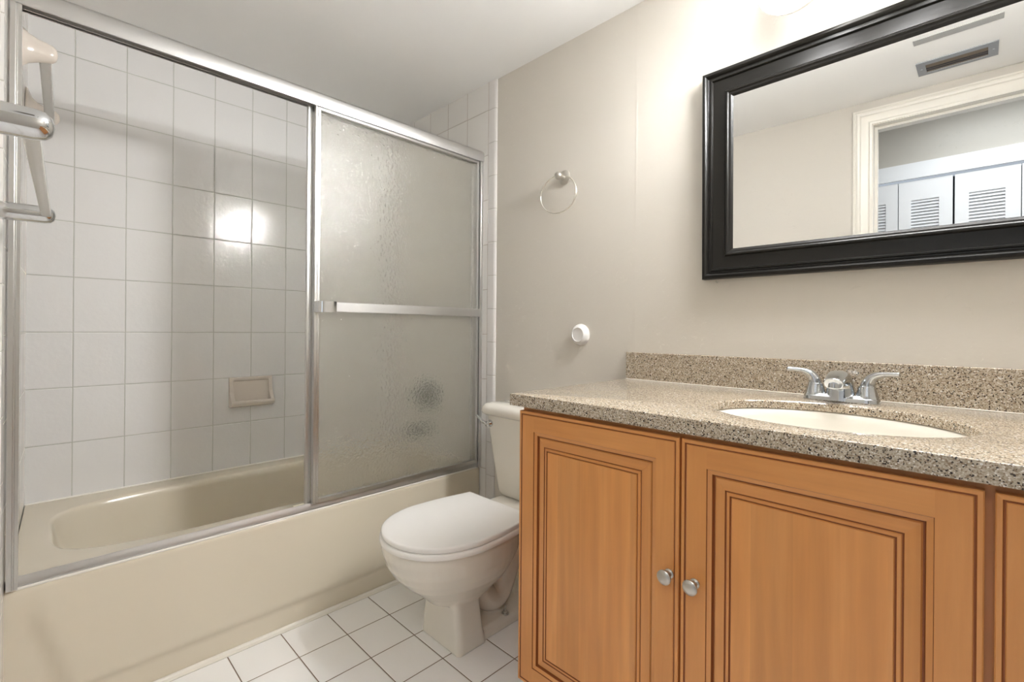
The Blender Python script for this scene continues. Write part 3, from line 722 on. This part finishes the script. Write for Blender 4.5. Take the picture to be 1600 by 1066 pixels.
bm = bmesh.new(); v = [bm.verts.new((SX + (SA - .1495) * math.cos(t), SY + (SB - .1495) * math.sin(t), SZ - .144)) for t in angs]; bm.faces.new(v); lathe(bm, [(0, .028), (.002, .027), (.001, .018), (-.001, 0)], (SX, SY, SZ - .1435), (0, 0, 1), 28); RS('drain', bm, M_CHROME, sk, 40)

# faucet (4-inch centre-set)
FX, FY = 2.174, 1.452
fa = thing('faucet', 'chrome two-handle faucet with levers turned outward behind the basin', 'faucet', (FX, FY, CZ1 + .0005))
bm = bmesh.new()
loft(bm, [rrect(-.079, .079, -.027, .027, 0, .026, 10), rrect(-.078, .078, -.026, .026, .010, .0255, 10), rrect(-.070, .070, -.019, .019, .0175, .0185, 10)])
# spout pedestal: broad at the base, leaning forward, blunt round nose
tube(bm, catmull([(0, .000, .002), (0, -.001, .022), (0, -.004, .040), (0, -.016, .054), (0, -.036, .0585), (0, -.060, .0545), (0, -.080, .0470)], 4),
     [(.0310 - .0120 * k / 24, .0285 - .0145 * min(1, k / 22)) for k in range(25)], 32, .80, Vector((0, 1, 0)))
o = link('faucet_body', bm, M_FAUCET, fa); fuse(o, .0011, 5, .5)
bm = bmesh.new(); lathe(bm, [(0, .0125), (.010, .0125), (.0105, .009), (.006, .008), (.005, 0)], (0, -.072, .0475), (0, -.15, -1), 28); link('aerator', bm, M_FAUCET, fa, 30)
for s in (-1, 1):
    bm = bmesh.new(); hx_ = s * .0525
    lathe(bm, [(0, .0250), (.004, .0248), (.012, .0222), (.024, .0190), (.034, .0165)], (hx_, 0, .006), (0, 0, 1), 32)
    tube(bm, catmull([(hx_, 0, .034), (hx_ + s * .003, -.001, .050), (hx_ + s * .012, -.003, .063), (hx_ + s * .027, -.006, .0700), (hx_ + s * .045, -.009, .0722), (hx_ + s * .062, -.012, .0728)], 6),
         [(.0165 - .0085 * min(1, (k / 20)), .0165 - .0105 * min(1, (k / 20))) for k in range(31)], 24)
    o = link('faucet_handle', bm, M_FAUCET, fa); fuse(o, .0010, 5, .5)

# ================================================================== MIRROR
mir = thing('wall_mirror', 'wide mirror in a black moulded frame above the vanity', 'mirror', (2.22, W - .001, 1.175), (math.radians(.7), 0, 0))
# local frame: x -.417...+.417 ; z 0...
mx, mz0_, mz1_ = .4155, .0015, .6285
bm = bmesh.new()
pf = [(0, 0), (0, .024), (.0025, .0285), (.007, .0305), (.011, .0305), (.0145, .0275), (.016, .0225), (.0185, .0205), (.0225, .0205), (.0245, .0240), (.028, .0245), (.030, .0215), (.031, .0180), (.040, .0170), (.058, .0175), (.0655, .0185), (.067, .0215), (.0705, .0240), (.074, .0235), (.076, .0205), (.078, .0195), (.0805, .0185), (.083, .0165), (.088, .0125), (.088, .008)]
profile_frame(bm, -mx, mx, mz0_, mz1_, pf, 0); 
profile_frame(bm, -mx, mx, mz0_, mz1_, [(0, 0), (.088, 0)], 0)
link('mirror_frame', bm, M_BLACK, mir, 35)
bm = bmesh.new(); box(bm, (-mx + .085, -.0125, mz0_ + .085), (mx - .085, -.004, mz1_ - .085)); link('mirror_glass', bm, M_MIRROR, mir)

# ================================================================== VANITY LIGHT
vl = thing('vanity_light', 'wall light with lit white globes above the mirror', 'wall light', (2.285, W, 1.985))
bm = bbox((-.30, -.026, -.045), (.30, 0, .045), .006, 3); link('back_plate', bm, M_NICKEL, vl, 40)
for s in (-1, 0, 1):
    bm = bmesh.new(); tube(bm, catmull([(s * .21, -.02, 0), (s * .21, -.075, .018), (s * .21, -.140, .014), (s * .21, -.158, -.002)], 6), .011, 18); lathe(bm, [(0, .026), (.014, .032), (.026, .034)], (s * .21, -.158, .012), (0, 0, -1), 28); link('arm', bm, M_NICKEL, vl, 40)
    bm = bmesh.new(); R = .083
    lathe(bm, [(0, .030)] + [(R * .9 - R * .9 * math.cos(math.radians(a)), R * math.sin(math.radians(a))) for a in range(24, 180, 12)] + [(R * 1.8, 0)], (s * .21, -.158, .000), (0, 0, -1), 40)
    link('globe', bm, M_GLOBE, vl, True)
    bm = bmesh.new(); gc = (s * .21, -.158, -.0755)
    ou = [(.089 * math.cos(math.radians(a)), .089 * math.sin(math.radians(a))) for a in range(0, 76, 5)]; inn = [(.0865 * math.cos(math.radians(a)), .0865 * math.sin(math.radians(a))) for a in range(75, -1, -5)]
    lathe(bm, ou + inn, gc, (0, 1, 0), 40, 1, 1, False, False); link('light_block_cup', bm, M_NICKEL, vl, 40)  # cup added to keep globe light off the wall behind
    l = bpy.data.lights.new('globe_fill_spot', 'SPOT'); l.shadow_soft_size = .086; l.energy = FILL_SPOT_W; l.color = (.985, .99, 1.0); l.spot_size = math.radians(126); l.spot_blend = 1.0  # extra spot added at each globe, aimed to brighten the tub side
    lo = bpy.data.objects.new('globe_fill_spot', l); COL.objects.link(lo); lo.location = (2.285 + s * .21, W - .158, 1.985 - .0755); lo.rotation_euler = Vector((-1, -.28, -.32)).to_track_quat('-Z', 'Y').to_euler()

# ================================================================== TOWEL RING, ROUND WALL KNOB
tr = thing('towel_ring', 'satin nickel towel ring on the wall above the toilet', 'towel ring', (1.242, W, 1.622))
bm = bmesh.new(); lathe(bm, [(0, .0285), (.004, .0285), (.007, .0255), (.009, .018), (.012, .012), (.026, .0095), (.034, .0105)], (0, 0, 0), (0, -1, 0), 40)
lathe(bm, [(.029, .006), (.031, .0125), (.036, .0152), (.043, .0155), (.049, .0125), (.0525, .006), (.053, 0)], (0, 0, -.001), (0, -1, 0), 32)
link('mount', bm, M_NICKEL, tr, 40)
bm = bmesh.new(); c = Vector((-.001, -.040, -.0735)); rr0 = .0735
pts = [c + Vector((math.sin(2 * math.pi * k / 64) * rr0 * 1.08, math.sin(2 * math.pi * k / 64) * .012, math.cos(2 * math.pi * k / 64) * rr0)) for k in range(65)]
tube(bm, pts, .0026, 12, 1.0, Vector((0, 1, 0)), False); link('ring', bm, metal('ring_nickel', (.80, .77, .70, 1), .22), tr, True)
bm = bmesh.new(); lathe(bm, [(0, .0405), (.003, .0410), (.009, .0395), (.0155, .0345), (.0200, .0285), (.0222, .0265), (.0218, .0255), (.0200, .0250), (.0196, 0)], (0, 0, 0), (0, -1, 0), 56)
tag(link('wall_bumper', bm, M_WHITE, None, 45, (1.3275, W, 1.0005)), 'round white plastic bumper stuck on the wall above the toilet', 'wall bumper')
bm = bmesh.new(); tube(bm, [(0, 0, 0), (0, -.010, -.001), (.001, -.013, .004)], .0015, 8); tag(link('picture_hook', bm, M_NICKEL, None, 40, (1.842, W, 1.168)), 'tiny hook peeking out under the mirror frame', 'hook')
